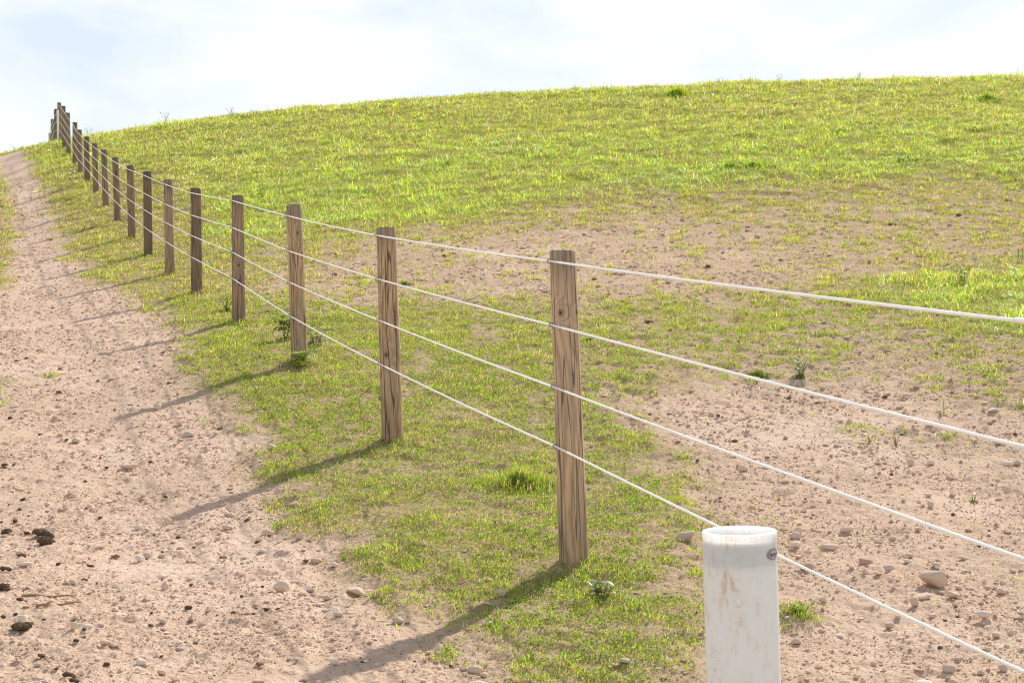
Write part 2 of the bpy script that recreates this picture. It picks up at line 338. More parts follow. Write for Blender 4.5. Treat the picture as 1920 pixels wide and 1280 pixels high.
def grass_material(name, trans=.55, gloss=.08, grough=.35):
    t = NT(name)
    c = t.n('ShaderNodeAttribute', attribute_name='Col').outputs['Color']
    d = t.n('ShaderNodeBsdfDiffuse'); t.l(t.mix(1.0, c, (.85, .85, .85), 'MULTIPLY'), d.inputs[0])
    tr = t.n('ShaderNodeBsdfTranslucent'); t.l(c, tr.inputs[0])
    m = t.n('ShaderNodeMixShader'); m.inputs[0].default_value = trans
    t.l(d.outputs[0], m.inputs[1]); t.l(tr.outputs[0], m.inputs[2])
    g = t.n('ShaderNodeBsdfGlossy'); g.inputs['Roughness'].default_value = grough; g.inputs[0].default_value = (.9, .95, .9, 1)
    m2 = t.n('ShaderNodeMixShader'); m2.inputs[0].default_value = gloss
    t.l(m.outputs[0], m2.inputs[1]); t.l(g.outputs[0], m2.inputs[2])
    return t.out(m2.outputs[0])

def stone_material(name, a, b, rough=.9):
    t = NT(name)
    tc = t.n('ShaderNodeTexCoord').outputs['Object']; ri = t.n('ShaderNodeObjectInfo').outputs['Random']
    pos = t.n('ShaderNodeNewGeometry').outputs['Position']
    n1 = t.noise(pos, 38, 4, .6); n2 = t.noise(pos, 260, 3, .6)
    col = t.mix(n1, a, b)
    col = t.mix(t.math('MULTIPLY', ri, .5), col, (.56, .43, .33))
    col = t.mix(.6, col, t.ramp(n2, (.3, .6), (.55, 1.0)), 'MULTIPLY')
    return t.out(t.principled(col, rough, .2, t.math('ADD', n1, t.math('MULTIPLY', n2, .4)), .5, .004))
def flat_material(name, col, rough=.6, spec=.3, var=.25, scale=60):
    t = NT(name); tc = t.n('ShaderNodeTexCoord').outputs['Object']
    n = t.noise(tc, scale, 3, .6)
    c = t.mix(n, tuple(v * (1 - var) for v in col), tuple(min(.95, v * (1 + var)) for v in col))
    return t.out(t.principled(c, rough, spec, n, .15, .002))
def gravel_material():
    t = NT('gravel')
    c = t.n('ShaderNodeAttribute', attribute_name='Col').outputs['Color']
    n = t.noise(t.n('ShaderNodeNewGeometry').outputs['Position'], 170, 3, .6)
    return t.out(t.principled(t.mix(.5, c, t.ramp(n, (.3, .6), (.6, 1.0)), 'MULTIPLY'), .95, .1, n, .4, .004))
def pipe_material():
    t = NT('white_plastic')
    tc = t.n('ShaderNodeTexCoord').outputs['Object']
    sp = t.n('ShaderNodeSeparateXYZ'); t.l(tc, sp.inputs[0])
    n1 = t.noise(t.vec(tc, (22, 22, 10)), 1.0, 4, .65)
    n2 = t.noise(t.vec(tc, (95, 95, 28)), 1.0, 5, .7)
    sc = t.noise(t.vec(tc, (30, 30, 190)), 1.0, 3, .6)
    scv = t.noise(t.vec(tc, (190, 190, 16)), 1.0, 3, .6)
    left = t.ramp(sp.outputs[0], (-.05, 1.0), (.03, .25))
    smear = t.math('MULTIPLY', t.ramp(n1, (.45, 0.0), (.62, 1.0)), t.ramp(n2, (.50, 0.0), (.60, 1.0)))
    l2 = t.math('MULTIPLY_ADD', t.math('MULTIPLY', sp.outputs[0], -9.0), 1.0, .45, clamp=True)
    smear = t.math('MULTIPLY', smear, l2)
    col = t.mix(t.math('MULTIPLY', t.ramp(n1, (.35, 0.0), (.7, 1.0)), .6), (.96, .945, .93), (.92, .855, .79))
    col = t.mix(t.math('MULTIPLY', smear, .65), col, (.62, .33, .13))
    line = t.math('MULTIPLY', t.ramp(t.math('ABSOLUTE', t.math('SUBTRACT', sc, .5)), (.004, 1.0), (.016, 0.0)), t.ramp(n1, (.5, 0.0), (.6, .55)))
    col = t.mix(line, col, (.55, .42, .30))
    linev = t.math('MULTIPLY', t.ramp(t.math('ABSOLUTE', t.math('SUBTRACT', scv, .5)), (.004, 1.0), (.018, 0.0)), t.ramp(n2, (.52, 0.0), (.62, .4)))
    col = t.mix(linev, col, (.62, .5, .38))
    p = t.n('ShaderNodeBsdfPrincipled'); t.l(col, p.inputs['Base Color'])
    p.inputs['Roughness'].default_value = .42; p.inputs['Specular IOR Level'].default_value = .35
    p.inputs['Subsurface Weight'].default_value = 1.0; p.inputs['Subsurface Radius'].default_value = (1, .98, .97); p.inputs['Subsurface Scale'].default_value = .015
    return t.out(p.outputs[0])
def coated_wire():
    t = NT('white_coating')
    n = t.noise(t.n('ShaderNodeTexCoord').outputs['Object'], 14, 4, .6)
    col = t.mix(t.ramp(n, (.35, 0.0), (.7, 1.0)), (.88, .825, .81), (.78, .70, .66))
    p = t.n('ShaderNodeBsdfPrincipled'); t.l(col, p.inputs['Base Color']); p.inputs['Roughness'].default_value = .4
    p.inputs['Subsurface Weight'].default_value = 1.0; p.inputs['Subsurface Radius'].default_value = (1, .95, .9); p.inputs['Subsurface Scale'].default_value = .03
    return t.out(p.outputs[0])
M = {}
M['ground'] = ground_material('soil_and_turf')
M['wood'] = wood_material('weathered_wood', tone=.47)
M['grass'] = grass_material('grass_blades', .62, .025, .5)
M['meadow'] = grass_material('meadow_blades', .66, .12, .36)
M['leaf'] = grass_material('weed_leaf', .58, .05, .4)
M['gravel'] = gravel_material()
M['stone_tan'] = stone_material('tan_stone', (.68, .50, .365), (.84, .655, .50))
M['stone_grey'] = stone_material('grey_stone', (.56, .45, .36), (.72, .59, .48))
M['stone_red'] = stone_material('red_stone', (.52, .31, .23), (.62, .42, .33))
M['stone_pale'] = stone_material('pale_stone', (.78, .65, .53), (.90, .79, .67))
M['dung'] = flat_material('dry_dung', (.115, .080, .048), .95, .1, .5, 120)
M['clod'] = flat_material('brown_clod', (.27, .165, .09), .95, .1, .4, 120)
M['wire'] = coated_wire()
M['steel'] = flat_material('galvanised_steel', (.30, .31, .34), .45, .5, .2, 200)
M['pvc'] = pipe_material()
M['paintwhite'] = flat_material('white_paint', (.85, .85, .85), .5, .3, .05, 20)
M['stem'] = flat_material('dry_stem', (.30, .27, .10), .9, .1, .3, 100)
M['stick'] = flat_material('dry_stick', (.34, .22, .12), .9, .1, .3, 80)
M['yellow'] = grass_material('dandelion_petals', .4, .03, .5)

# ------------------------------------------------------------------ the ground: one sheet of relief, track and pasture side by side
def build_ground():
    ca = np.concatenate([-np.geomspace(9, .46, 42), np.linspace(-.455, .455, 1050), np.geomspace(.46, 9, 42)])
    ry = np.concatenate([np.linspace(-60, 2.9, 46), np.geomspace(3.0, 16, 830), np.geomspace(16, 56, 480)[1:], np.geomspace(56.5, 340, 46)])
    A, Y = np.meshgrid(ca, ry)
    Wd = (Y + np.sqrt(Y * Y + 16)) / 2 + .8
    Wd = np.where(Y < 0, Wd + .25 * np.abs(Y), Wd)
    X = A * Wd
    x, y = X.ravel(), Y.ravel()
    D, L, T = cover(x, y)
    near = (y > 2.5) & (y < 58)
    z = base_height(x, y) + np.where(near, relief(x, y, D), 0)
    V = np.stack([x, y, z], 1).astype(np.float32)
    C = np.stack([D, L, np.maximum(T, smooth(-.5, .5, poly_sd(x, y, POLY['lower_bare'])))], 1)
    nr, nc = A.shape
    i = np.arange(nr - 1)[:, None] * nc + np.arange(nc - 1)[None, :]
    q = np.stack([i, i + 1, i + nc + 1, i + nc], -1).reshape(-1, 4)
    onT = (T[q].mean(1) > .5) & (y[q].mean(1) > 2.0) & (y[q].mean(1) < 56)
    for name, sel in (('ground', ~onT), ('dirt_track', onT)):
        f = q[sel]; used = np.unique(f)
        remap = np.zeros(len(V), np.int32); remap[used] = np.arange(len(used))
        me = mesh_np(name, V[used], remap[f].ravel(), np.full(len(f), 4), True, C[used])
        o = link(name, me, M['ground']); tag(o, kind='structure')
build_ground()

# ------------------------------------------------------------------ grass
def palette(n, pts, noise_t):
    """colour per blade from weighted colours"""
    cols = np.array([p[0] for p in pts]); w = np.array([p[1] for p in pts])
    return cols, w
FRESH = (.52, .73, .050); YEL = (.80, .80, .060); GREEN = (.25, .44, .030); OLIVE = (.64, .52, .10); STRAW = (.88, .68, .38); DARK = (.08, .16, .028); BROWN = (.52, .35, .19); GREYG = (.64, .76, .40)  # GREYG, the pale last tone, paints highlights into the grass colour
PAL = np.array([FRESH, YEL, GREEN, OLIVE, STRAW, DARK, BROWN, GREYG])

def sample(y0, y1, dens):
    a = .40; m = .7
    area = (a * (y0 + y1) + 2 * m) * (y1 - y0)
    n = int(area * dens)
    y = rng.uniform(y0, y1, n)
    x = rng.uniform(-1, 1, n) * (a * y + m)
    return x, y
def pick(w):
    """w: (n,k) weights -> index"""
    c = np.cumsum(w, 1); c /= c[:, -1:]
    return (rng.random(len(w))[:, None] > c).sum(1)

def blades(x, y, z, h, w, lean, col, bend=.35):
    n = len(x)
    yaw = rng.uniform(0, 2 * np.pi, n); la = rng.uniform(0, 2 * np.pi, n)
    dx, dy = np.cos(yaw) * w / 2, np.sin(yaw) * w / 2
    hz = h * np.cos(lean); hr = h * np.sin(lean)
    lx, ly = np.cos(la) * hr, np.sin(la) * hr
    mid = .55
    V = np.empty((n, 5, 3), np.float32)
    V[:, 0] = np.stack([x - dx, y - dy, z - .006], 1); V[:, 1] = np.stack([x + dx, y + dy, z - .006], 1)
    mx, my, mz = x + lx * (mid - bend * .5), y + ly * (mid - bend * .5), z + hz * (mid + .08)
    V[:, 2] = np.stack([mx + dx * .8, my + dy * .8, mz], 1); V[:, 3] = np.stack([mx - dx * .8, my - dy * .8, mz], 1)
    V[:, 4] = np.stack([x + lx, y + ly, z + hz * (1 - .25 * np.sin(lean))], 1)
    b = np.arange(n)[:, None] * 5
    loops = np.concatenate([b + np.array([[0, 1, 2, 3]]), b + np.array([[3, 2, 4]])], 1).ravel()
    sizes = np.tile(np.array([4, 3], np.int32), n)
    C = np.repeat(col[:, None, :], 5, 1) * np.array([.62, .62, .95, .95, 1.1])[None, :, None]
    return V.reshape(-1, 3), loops, sizes, C.reshape(-1, 3)
def discs(x, y, z, r, col):
    """small clover leaflets lying nearly flat"""
    n = len(x)
    yaw = rng.uniform(0, 2 * np.pi, n); t1 = np.clip(rng.normal(0, .5, n), -1.1, 1.1); t2 = np.clip(rng.normal(0, .5, n), -1.1, 1.1)
    V = np.empty((n, 4, 3), np.float32)
    for k in range(4):
        a = yaw + k * np.pi / 2
        rr = r * (1.0 if k % 2 == 0 else .72)
        ox, oy = np.cos(a) * rr, np.sin(a) * rr
        V[:, k] = np.stack([x + ox, y + oy, z + ox * np.tan(t1) + oy * np.tan(t2)], 1)
    loops = np.arange(n * 4, dtype=np.int32)
    return V.reshape(-1, 3), loops, np.full(n, 4, np.int32), np.repeat(col, 4, 0)
def merge(parts):
    vs, ls, ss, cs = [], [], [], []; off = 0
    for V, l, s, c in parts:
        vs.append(V); ls.append(l + off); ss.append(s); cs.append(c); off += len(V)
    return np.concatenate(vs), np.concatenate(ls), np.concatenate(ss), np.concatenate(cs)

def grow(turf, meadow):
    edges = np.geomspace(3.4, 58, 34)
    for y0, y1 in zip(edges[:-1], edges[1:]):
        ym = (y0 + y1) / 2
        s = max(1.0, ym / 8.5)
        # --- short turf
        x, y = sample(y0, y1, DENS_TURF / s ** 1.52)
        D, L, T = cover(x, y)
        k1 = fbm(x * 2.6 / s ** .35, y * 2.6 / s ** .35, 21, 3); k2 = perlin(x * 11 / s ** .6, y * 11 / s ** .6, 27)
        dens = np.clip((D - .5) * 2.1 + .36 + (1.15 + .5 * smooth(9, 16, y)) * k1 + (.7 + .5 * smooth(9, 16, y)) * k2, .02, 1) * smooth(.015, .12, D)
        dens *= (1 - .75 * L) * (.35 + .65 * smooth(-.42, -.12, fbm(x * 1.9, y * 1.9, 88, 2)))
        keep = rng.random(len(x)) < dens
        x, y, D, L, k1, k2 = x[keep], y[keep], D[keep], L[keep], k1[keep], k2[keep]
        n = len(x)
        if n:
            dry = dryness(x, y); dn = smooth(-.5, .6, fbm(x * 1.3, y * 1.3, 33, 3))
            edge = 1 - smooth(.3, .75, D)
            far = smooth(10, 18, y)
            wts = np.stack([.9 + k2, .55 + .3 * dn, .55 * (1 - dn) + .15, .5 + .3 * dn + .3 * far, .55 + 1.1 * dn * (1 - .4 * edge) + 3.2 * dry, .10 + .25 * edge * (1 - .5 * far), .14 + .35 * dn + .45 * far, .12 + 0 * dn], 1)
            ci = pick(np.maximum(wts, .02))
            col = PAL[ci] * (rng.uniform(.4, 1.35, n) * np.clip(1 + .45 * k1 + .45 * k2, .35, 1.4))[:, None]
            far = smooth(9, 13, y)
            tall = np.clip(1 + 1.2 * k1 + .3 * k2, .4, 2.3) * (1 + .7 * L)
            for p in POSTS[:10]:
                tall *= 1 + 1.1 * np.exp(-((x - p[0]) ** 2 + (y - p[1]) ** 2) / .02)
            h = rng.uniform(.014, .038, n) * tall * s ** .60 * (.78 + .22 * far)
            w = np.maximum(.0024, .0021 * s) * rng.uniform(.7, 1.3, n)
            lean = np.clip(np.abs(rng.normal(1.0, .38, n)), 0, 1.45)
            z = ground_z(x, y)
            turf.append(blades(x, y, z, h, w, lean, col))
            if ym < 17:
                m = rng.random(n) < .34 * (1 + k2)
                xx, yy, zz = x[m], y[m], z[m]
                nn = len(xx)
                cc = np.where((rng.random(nn) < .75)[:, None], np.array(FRESH) * .8, np.array(GREEN)) * rng.uniform(.6, 1.15, nn)[:, None]
                turf.append(discs(xx, yy, zz + rng.uniform(.006, .026, nn), rng.uniform(.0030, .0062, nn) * s ** .5, cc))
        # --- meadow grass of the hill
        if y1 > 11:
            x, y = sample(y0, y1, DENS_MEADOW / (max(1, ym / 20)) ** 1.7)
            D, L, T = cover(x, y)
            k1 = fbm(x * .9, y * .9, 121, 3); k2 = perlin(x * 3.1, y * 3.1, 127); kb = fbm(x * .22, y * .22, 131, 3)
            dens = np.clip(L * 1.05, 0, 1) * np.clip(.8 + .7 * k1 + .8 * k2, 0, 1) * smooth(.3, .8, D)
            keep = rng.random(len(x)) < dens
            x, y, L, k1, k2, kb = x[keep], y[keep], L[keep], k1[keep], k2[keep], kb[keep]
            n = len(x)
            if n:
                low = 1 - smooth(30, 40, y + 4 * kb)      # nearer, fresher foot of the slope
                wts = np.stack([.9 + .6 * low + .9 * k1, .75 + .5 * kb + .0 * low, .28 + .6 * np.maximum(k1, 0), .18 + .35 * (1 - low) + .4 * kb, .12 + .14 * (1 - low) + .4 * smooth(.1, .5, kb), .05 + .8 * smooth(.3, .55, k1) + .5 * smooth(.35, .6, -k2), .05 + .10 * (1 - low), .16 + .9 * low * smooth(.0, .4, -k1) + .6 * smooth(.15, .45, -kb)], 1)
                ci = pick(np.maximum(wts, .01))
                col = PAL[ci] * (rng.uniform(.55, 1.3, n) * np.clip(1.2 + .45 * k2 + .4 * k1, .35, 1.6))[:, None]
                s2 = max(1, ym / 20)
                h = rng.uniform(.05, .13, n) * (1 + 1.2 * smooth(43, 47, y) * np.clip(.2 + 1.2 * k1 + kb, 0, 1.1)) * np.clip(1 + .9 * k1 + .6 * k2, .35, 2.0) * (.7 + .3 * L)
                w = .0075 * s2 * rng.uniform(.6, 1.35, n)
                lean = np.clip(np.abs(rng.normal(1.08, .33, n)), 0, 1.42)
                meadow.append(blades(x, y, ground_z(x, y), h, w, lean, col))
DENS_TURF = 19000; DENS_MEADOW = 1900
turf, meadow = [], []
grow(turf, meadow)
V, l, s, c = merge(turf)
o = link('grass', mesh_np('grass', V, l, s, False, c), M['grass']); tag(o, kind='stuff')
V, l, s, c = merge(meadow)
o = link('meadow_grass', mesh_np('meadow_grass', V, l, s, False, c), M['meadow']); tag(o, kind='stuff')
print('blades', sum(len(p[2]) for p in turf) // 2, sum(len(p[2]) for p in meadow) // 2)

# ------------------------------------------------------------------ gravel: the crumbs and grit of the bare soil
def ico(sub=1):
    bm = bmesh.new(); bmesh.ops.create_icosphere(bm, subdivisions=sub, radius=1)
    v = np.array([p.co[:] for p in bm.verts]); f = np.array([[q.index for q in p.verts] for p in bm.faces]); bm.free()
    return v, f
def build_gravel():
    bv, bf = ico(1)
    parts = []
    edges = np.geomspace(3.8, 40, 26)
    for y0, y1 in zip(edges[:-1], edges[1:]):
        ym = (y0 + y1) / 2; s = max(1, ym / 6.0)
        x, y = sample(y0, y1, 4600 / s ** 2.05)
        D, L, T = cover(x, y)
        cl = fbm(x * 1.7, y * 1.7, 81, 3)
        keep = rng.random(len(x)) < np.clip((1 - D * 1.15), 0, 1) * np.clip(.5 + 1.1 * cl, .05, 1)
        x, y = x[keep], y[keep]; n = len(x)
        if n == 0: continue
        z = ground_z(x, y)
        r = np.minimum(.0022 * s ** .8 * (1 + rng.pareto(2.1 if ym > 9 else 2.5, n)), .0105 * np.where(x < fence_x(y), s ** .45, s ** .9))
        V = bv[None] * (1 + rng.normal(0, .17, (n, len(bv), 1)))
        sc = np.stack([r * rng.uniform(.8, 1.5, n), r * rng.uniform(.8, 1.3, n), r * rng.uniform(.5, .95, n)], 1)
        V = V * sc[:, None, :]
        a = rng.uniform(0, 2 * np.pi, n); ca, sa = np.cos(a)[:, None], np.sin(a)[:, None]
        V = np.stack([V[..., 0] * ca - V[..., 1] * sa + x[:, None], V[..., 0] * sa + V[..., 1] * ca + y[:, None], V[..., 2] + (z + r * .25)[:, None]], -1)
        t = rng.random(n)[:, None]
        base = np.where(t < .72, np.array([.77, .555, .41]), np.where(t < .80, np.array([.55, .38, .27]), np.where(t < .97, np.array([.78, .61, .48]), np.array([.17, .11, .07]))))
        col = base * rng.uniform(.8, 1.2, n)[:, None]
        F = (bf[None] + (np.arange(n) * len(bv))[:, None, None]).reshape(-1)
        parts.append((V.reshape(-1, 3), F, np.full(n * len(bf), 3, np.int32), np.repeat(col, len(bv), 0)))
    V, l, s, c = merge(parts)
    print('gravel', len(V) // len(bv))
    o = link('gravel', mesh_np('gravel', V, l, s, False, c), M['gravel']); tag(o, kind='stuff')
build_gravel()
def build_litter():
    parts = []
    edges = np.geomspace(3.8, 22, 16)
    for y0, y1 in zip(edges[:-1], edges[1:]):
        s = max(1, (y0 + y1) / 14)
        x, y = sample(y0, y1, 420 / s ** 2)
        D, L, T = cover(x, y); cl = fbm(x * .8, y * .8, 181, 3)
        keep = rng.random(len(x)) < (1 - D) * np.clip(.35 + 1.5 * cl, .04, 1)
        x, y = x[keep], y[keep]; n = len(x)
        if n == 0: continue
        cols = np.array([STRAW, (.55, .40, .22), BROWN, (.30, .19, .10)])[rng.integers(0, 4, n)] * rng.uniform(.7, 1.1, n)[:, None]
        parts.append(blades(x, y, ground_z(x, y) + .006, rng.uniform(.015, .06, n), rng.uniform(.002, .0035, n) * s, rng.uniform(1.3, 1.6, n), cols))
    V, l, s, c = merge(parts)
    tag(link('straw_litter', mesh_np('straw_litter', V, l, s, False, c), M['grass']), kind='stuff')
build_litter()

# ------------------------------------------------------------------ stones
def stone_mesh(name, flat=.55, seed=0, angular=0.0, sub=3, longness=1.0):
    bm = bmesh.new(); bmesh.ops.create_icosphere(bm, subdivisions=sub, radius=.5)
    r = random.Random(seed)
    planes = [(Vector((r.gauss(0, 1), r.gauss(0, 1), r.gauss(0, .7))).normalized(), r.uniform(.27, .40)) for _ in range(int(5 + 8 * angular))]
    off = Vector((r.uniform(0, 50), r.uniform(0, 50), 0))
    from mathutils import noise as mn
    for v in bm.verts:
        p = v.co.copy()
        if angular > 0:
            for nrm, d in planes:
                e = p.dot(nrm) - d
                if e > 0: p -= nrm * e * min(1, .6 + .5 * angular)
        p *= 1 + .16 * mn.noise(p * 2.2 + off) + .05 * mn.noise(p * 6 + off)
        v.co = Vector((p.x * longness, p.y * .8, p.z * flat))
    ext = max(v.co.x for v in bm.verts) - min(v.co.x for v in bm.verts)
    for v in bm.verts: v.co *= 1.05 / ext
    me = from_bm(name, bm, True)
    return me
STONE_LIB = [stone_mesh('stone', f, 100 + i, a, 2, l) for i, (f, a, l) in enumerate([(.5, .5, 1), (.62, .3, 1), (.4, .6, 1.1), (.7, .9, .95), (.45, 1, 1.05), (.55, .4, 1.1), (.5, .9, 1.2), (.6, .7, 1)])]
def place_stone(x, y, w, label, group, mat, me=None, rz=None, name='stone', cat='stone', sink=.05):
    me = (me or random.choice(STONE_LIB))
    key = me.name.split('.')[0] + mat.name
    if not me.materials: me.materials.append(mat)
    elif me.materials[0] != mat:
        k2 = (me.name, mat.name)
        if k2 not in _mcache:
            c = me.copy(); c.materials.clear(); c.materials.append(mat); _mcache[k2] = c
        me = _mcache[k2]
    o = link(name, me)
    o.scale = (w, w, w)
    o.rotation_euler = (random.uniform(-.15, .15), random.uniform(-.15, .15), random.uniform(-.5, .5) if rz is None else rz)
    zs = [v.co.z for v in me.vertices]
    o.location = (x, y, gz(x, y) + w * (-min(zs) * (1 - sink * 2.0)))
    tag(o, label, cat, group)
    return o
_mcache = {}
# label, stone kind, flatness, angular, length  -- by index in STONES; anything else is one of the loose small ones
NAMED = {
 0: ('rounded tan cobble alone on the track, with a shadowed pit at its foot', 'tan', .62, .25, 1.0),
 1: ('long tan stone with a dark underside just below the tip of a post shadow', 'tan', .5, .6, 1.1),
 2: ('flat pale brown stone on the track directly under the tip of a post shadow', 'tan', .42, .3, 1.1),
 3: ('flat tan stone at the grass edge beside a ragged tuft of verge', 'tan', .42, .3, 1.15),
 4: ('smooth whitish stone leaning against a smaller one on the open track', 'pale', .6, .2, 1.0),
 6: ('thin flat stone nearly buried on the track among fine grit', 'tan', .3, .3, 1.3),
 8: ('white faced stone touching a grey stone on the track', 'pale', .55, .5, 1.0),
 7: ('grey stone behind the white faced one on the track', 'grey', .75, .4, .9),
 10: ('tan stone at the broken grass edge below the two brown clods', 'tan', .5, .3, 1.1),
 12: ('long smooth pale stone between the dark dung clods', 'pale', .34, .1, 1.35),
 13: ('thin slanting sliver of stone in the middle of the track', 'tan', .25, .6, 1.3),
 27: ('flat pale stone at the edge of the long post shadow, low on the track', 'tan', .35, .4, 1.2),
 29: ('pale flat slab of stone level with the track surface', 'pale', .22, .4, 1.3),
 21: ('round whitish pebble beside a brown crumb on the track', 'pale', .7, .0, 1.0),
 24: ('grey flat oval stone near the lowest dung clod', 'grey', .45, .1, 1.15),
 40: ('flattened tan cobble where the grass strip meets the track, uphill of the longest shadow', 'tan', .5, .25, 1.1),
 41: ('grey pink stone on bare soil just off the grass edge', 'grey', .6, .3, 1.0),
 43: ('small pale egg of stone alone on smooth track soil', 'pale', .7, .0, 1.0),
 44: ('smooth round cobble just under the longest post shadow', 'tan', .62, .0, 1.05),
 45: ('largest smooth cobble at the very bottom edge of the picture, under another cobble', 'tan', .6, .0, 1.1),
 53: ('white flat stone in the grass inside the shadow of the post with the knot', 'pale', .4, .2, 1.2),
 57: ('rounded grey stone behind the rim of the white pipe', 'grey', .65, .3, 1.0),
 58: ('oval pale stone on bare soil uphill of the white pipe', 'pale', .5, .1, 1.1),
 59: ('broad low tan stone on bare soil beside the white pipe', 'tan', .42, .4, 1.15),
 65: ('crumbling cluster of pink brown stone on bare soil', 'red', .5, .7, 1.1),
 66: ('largest angular stone of the paddock, pyramid shaped with a flat sloping face', 'tan', .58, .9, 1.1),
 67: ('flat tan slab just below the pyramid shaped stone', 'tan', .34, .7, 1.25),
 68: ('rounded flat stone beside the slab below the pyramid shaped stone', 'tan', .48, .2, 1.1),
 72: ('wide pale stone between the lowest wire and the edge of the picture', 'pale', .46, .4, 1.15),
 77: ('round grey cobble below the lowest wire on bare soil', 'grey', .65, .0, 1.0),
 79: ('broad pale stone cut by the bottom edge of the picture, right of the pipe', 'pale', .5, .3, 1.15),
 83: ('reddish stone lying under the lowest wire right beside the white pipe', 'red', .55, .6, 1.1),
 84: ('smooth oval whitish stone touching a darker one below the second wire', 'pale', .52, .0, 1.1),
 85: ('darker stone touching the smooth oval whitish stone', 'grey', .5, .1, 1.0),
 96: ('squarish grey stone standing in the grass left of the white pipe', 'grey', .58, .8, 1.05),
 97: ('large flat tan stone alone on the track near the tip of a long post shadow', 'tan', .34, .6, 1.2),
 116: ('pale stone on bare soil at the far side between grass patches', 'pale', .45, .4, 1.1),
 104: ('long thin splinter of pale stone lying across the track', 'pale', .25, .8, 1.4),
}

for i, (x, y, w) in enumerate(STONES):
    if i in NAMED:
        lab, mt, fl, an, ln = NAMED[i]
        place_stone(x, y, w, lab, 'stones lying on the bare soil', M['stone_' + mt], stone_mesh('stone', fl, 300 + i, an, 3, ln), 0.0)
    else:
        left = x < fence_x(y) - .9
        D = float(cover(np.array([x]), np.array([y]))[0][0])
        mt = random.choice(['tan', 'tan', 'grey', 'tan', 'pale'])
        if x < fence_x(y):
            if D < .4: lab, gr = 'small dusty stone lying loose on the dirt track beside the fence', 'small stones on the dirt track'
            else: lab, gr = 'small stone half sunk in the short grass under the fence', 'small stones in the grass strip'
        else: lab, gr = 'small dusty stone lying loose on the bare paddock soil', 'small stones in the bare paddock'
        place_stone(x, y, w, lab, gr, M['stone_' + mt])
# more loose small stones, scattered as on the real track
cnt = 0
while cnt < 110:
    y = random.uniform(5.0, 13.0) if cnt % 3 else random.uniform(4.6, 8)
    x = random.uniform(-.345, .345) * y
    D = float(cover(np.array([x]), np.array([y]))[0][0])
    if D > .2: continue
    w = random.uniform(.018, .040)
    if x < fence_x(y): lab, gr = 'small dusty stone lying loose on the dirt track beside the fence', 'small stones on the dirt track'
    else: lab, gr = 'small dusty stone lying loose on the bare paddock soil', 'small stones in the bare paddock'
    place_stone(x, y, w, lab, gr, M['stone_' + random.choice(['tan', 'pale', 'grey', 'pale', 'tan'])])
    cnt += 1

# ------------------------------------------------------------------ dung and clods
def dung_mesh(seed, lumps):
    from mathutils import noise as mn
    r = random.Random(seed); bm = bmesh.new()
    for k in range(lumps):
        g = bmesh.ops.create_icosphere(bm, subdivisions=3, radius=r.uniform(.2, .34))
        c = Vector((r.uniform(-.3, .3), r.uniform(-.22, .22), r.uniform(.0, .16)))
        if k == 0: c = Vector((0, 0, .05))
        for v in g['verts']:
            p = v.co.copy(); p *= 1.1 + .35 * mn.noise(p * 6 + Vector((seed + k * 3, 0, 0))) + .18 * mn.noise(p * 16 + Vector((0, seed, k)))
            p.z *= .6; v.co = p + c
    return from_bm('dung_clod', bm, False)
DUNG_NAMED = {
 0: 'dark smooth dung lump at the left edge of the picture',
 1: 'tallest dark heap of dry horse dung on the track',
 2: 'lower dark dung heap spilling in front of the tallest one',
 3: 'dark dung lump beside the long smooth pale stone',
 6: 'dark dung lump half cut by the edge of the picture, below the long pale stone',
 7: 'dark crumbly dung lump alone on the lower part of the track',
 8: 'brown dung lump with a pale shadow beside it, lowest big one on the track',
 9: 'shaggy brown dung crumb lying on its side near the round whitish pebble',
}

for i, (x, y, w) in enumerate(DUNG):
    me = dung_mesh(i, 6 if i in (1, 2, 7, 8, 6) else random.choice([2, 3, 4]))
    mat = M['clod'] if i in (18, 19, 20, 21, 22) else M['dung']
    lab = DUNG_NAMED.get(i)
    if lab is None:
        if i in (18, 19, 20, 21, 22): lab, gr = 'small brown clod of dry earth on the dirt track', 'brown earth clods on the track'
        elif i == 24: lab, gr = 'dark crumb of dung on bare soil inside the paddock', 'dung on the ground'
        else: lab, gr = 'small dark crumb of dry dung on the dirt track', 'small dung crumbs on the track'
    else: gr = 'dung on the ground'
    o = place_stone(x, y, w, lab, gr, mat, me, 0, 'dung_clod' if mat is M['dung'] else 'earth_clod', 'dung' if mat is M['dung'] else 'clod', .12)

cnt = 0
while cnt < 34:
    y = random.uniform(5.0, 8.4); x = -.335 * y + abs(random.gauss(0, .55))
    if float(cover(np.array([x]), np.array([y]))[0][0]) > .2: continue
    place_stone(x, y, random.uniform(.014, .034), 'small dark crumb of dry dung on the dirt track', 'small dung crumbs on the track', M['dung'], dung_mesh(60 + cnt, 2 + cnt % 2), None, 'dung_clod', 'dung', .15)
    cnt += 1

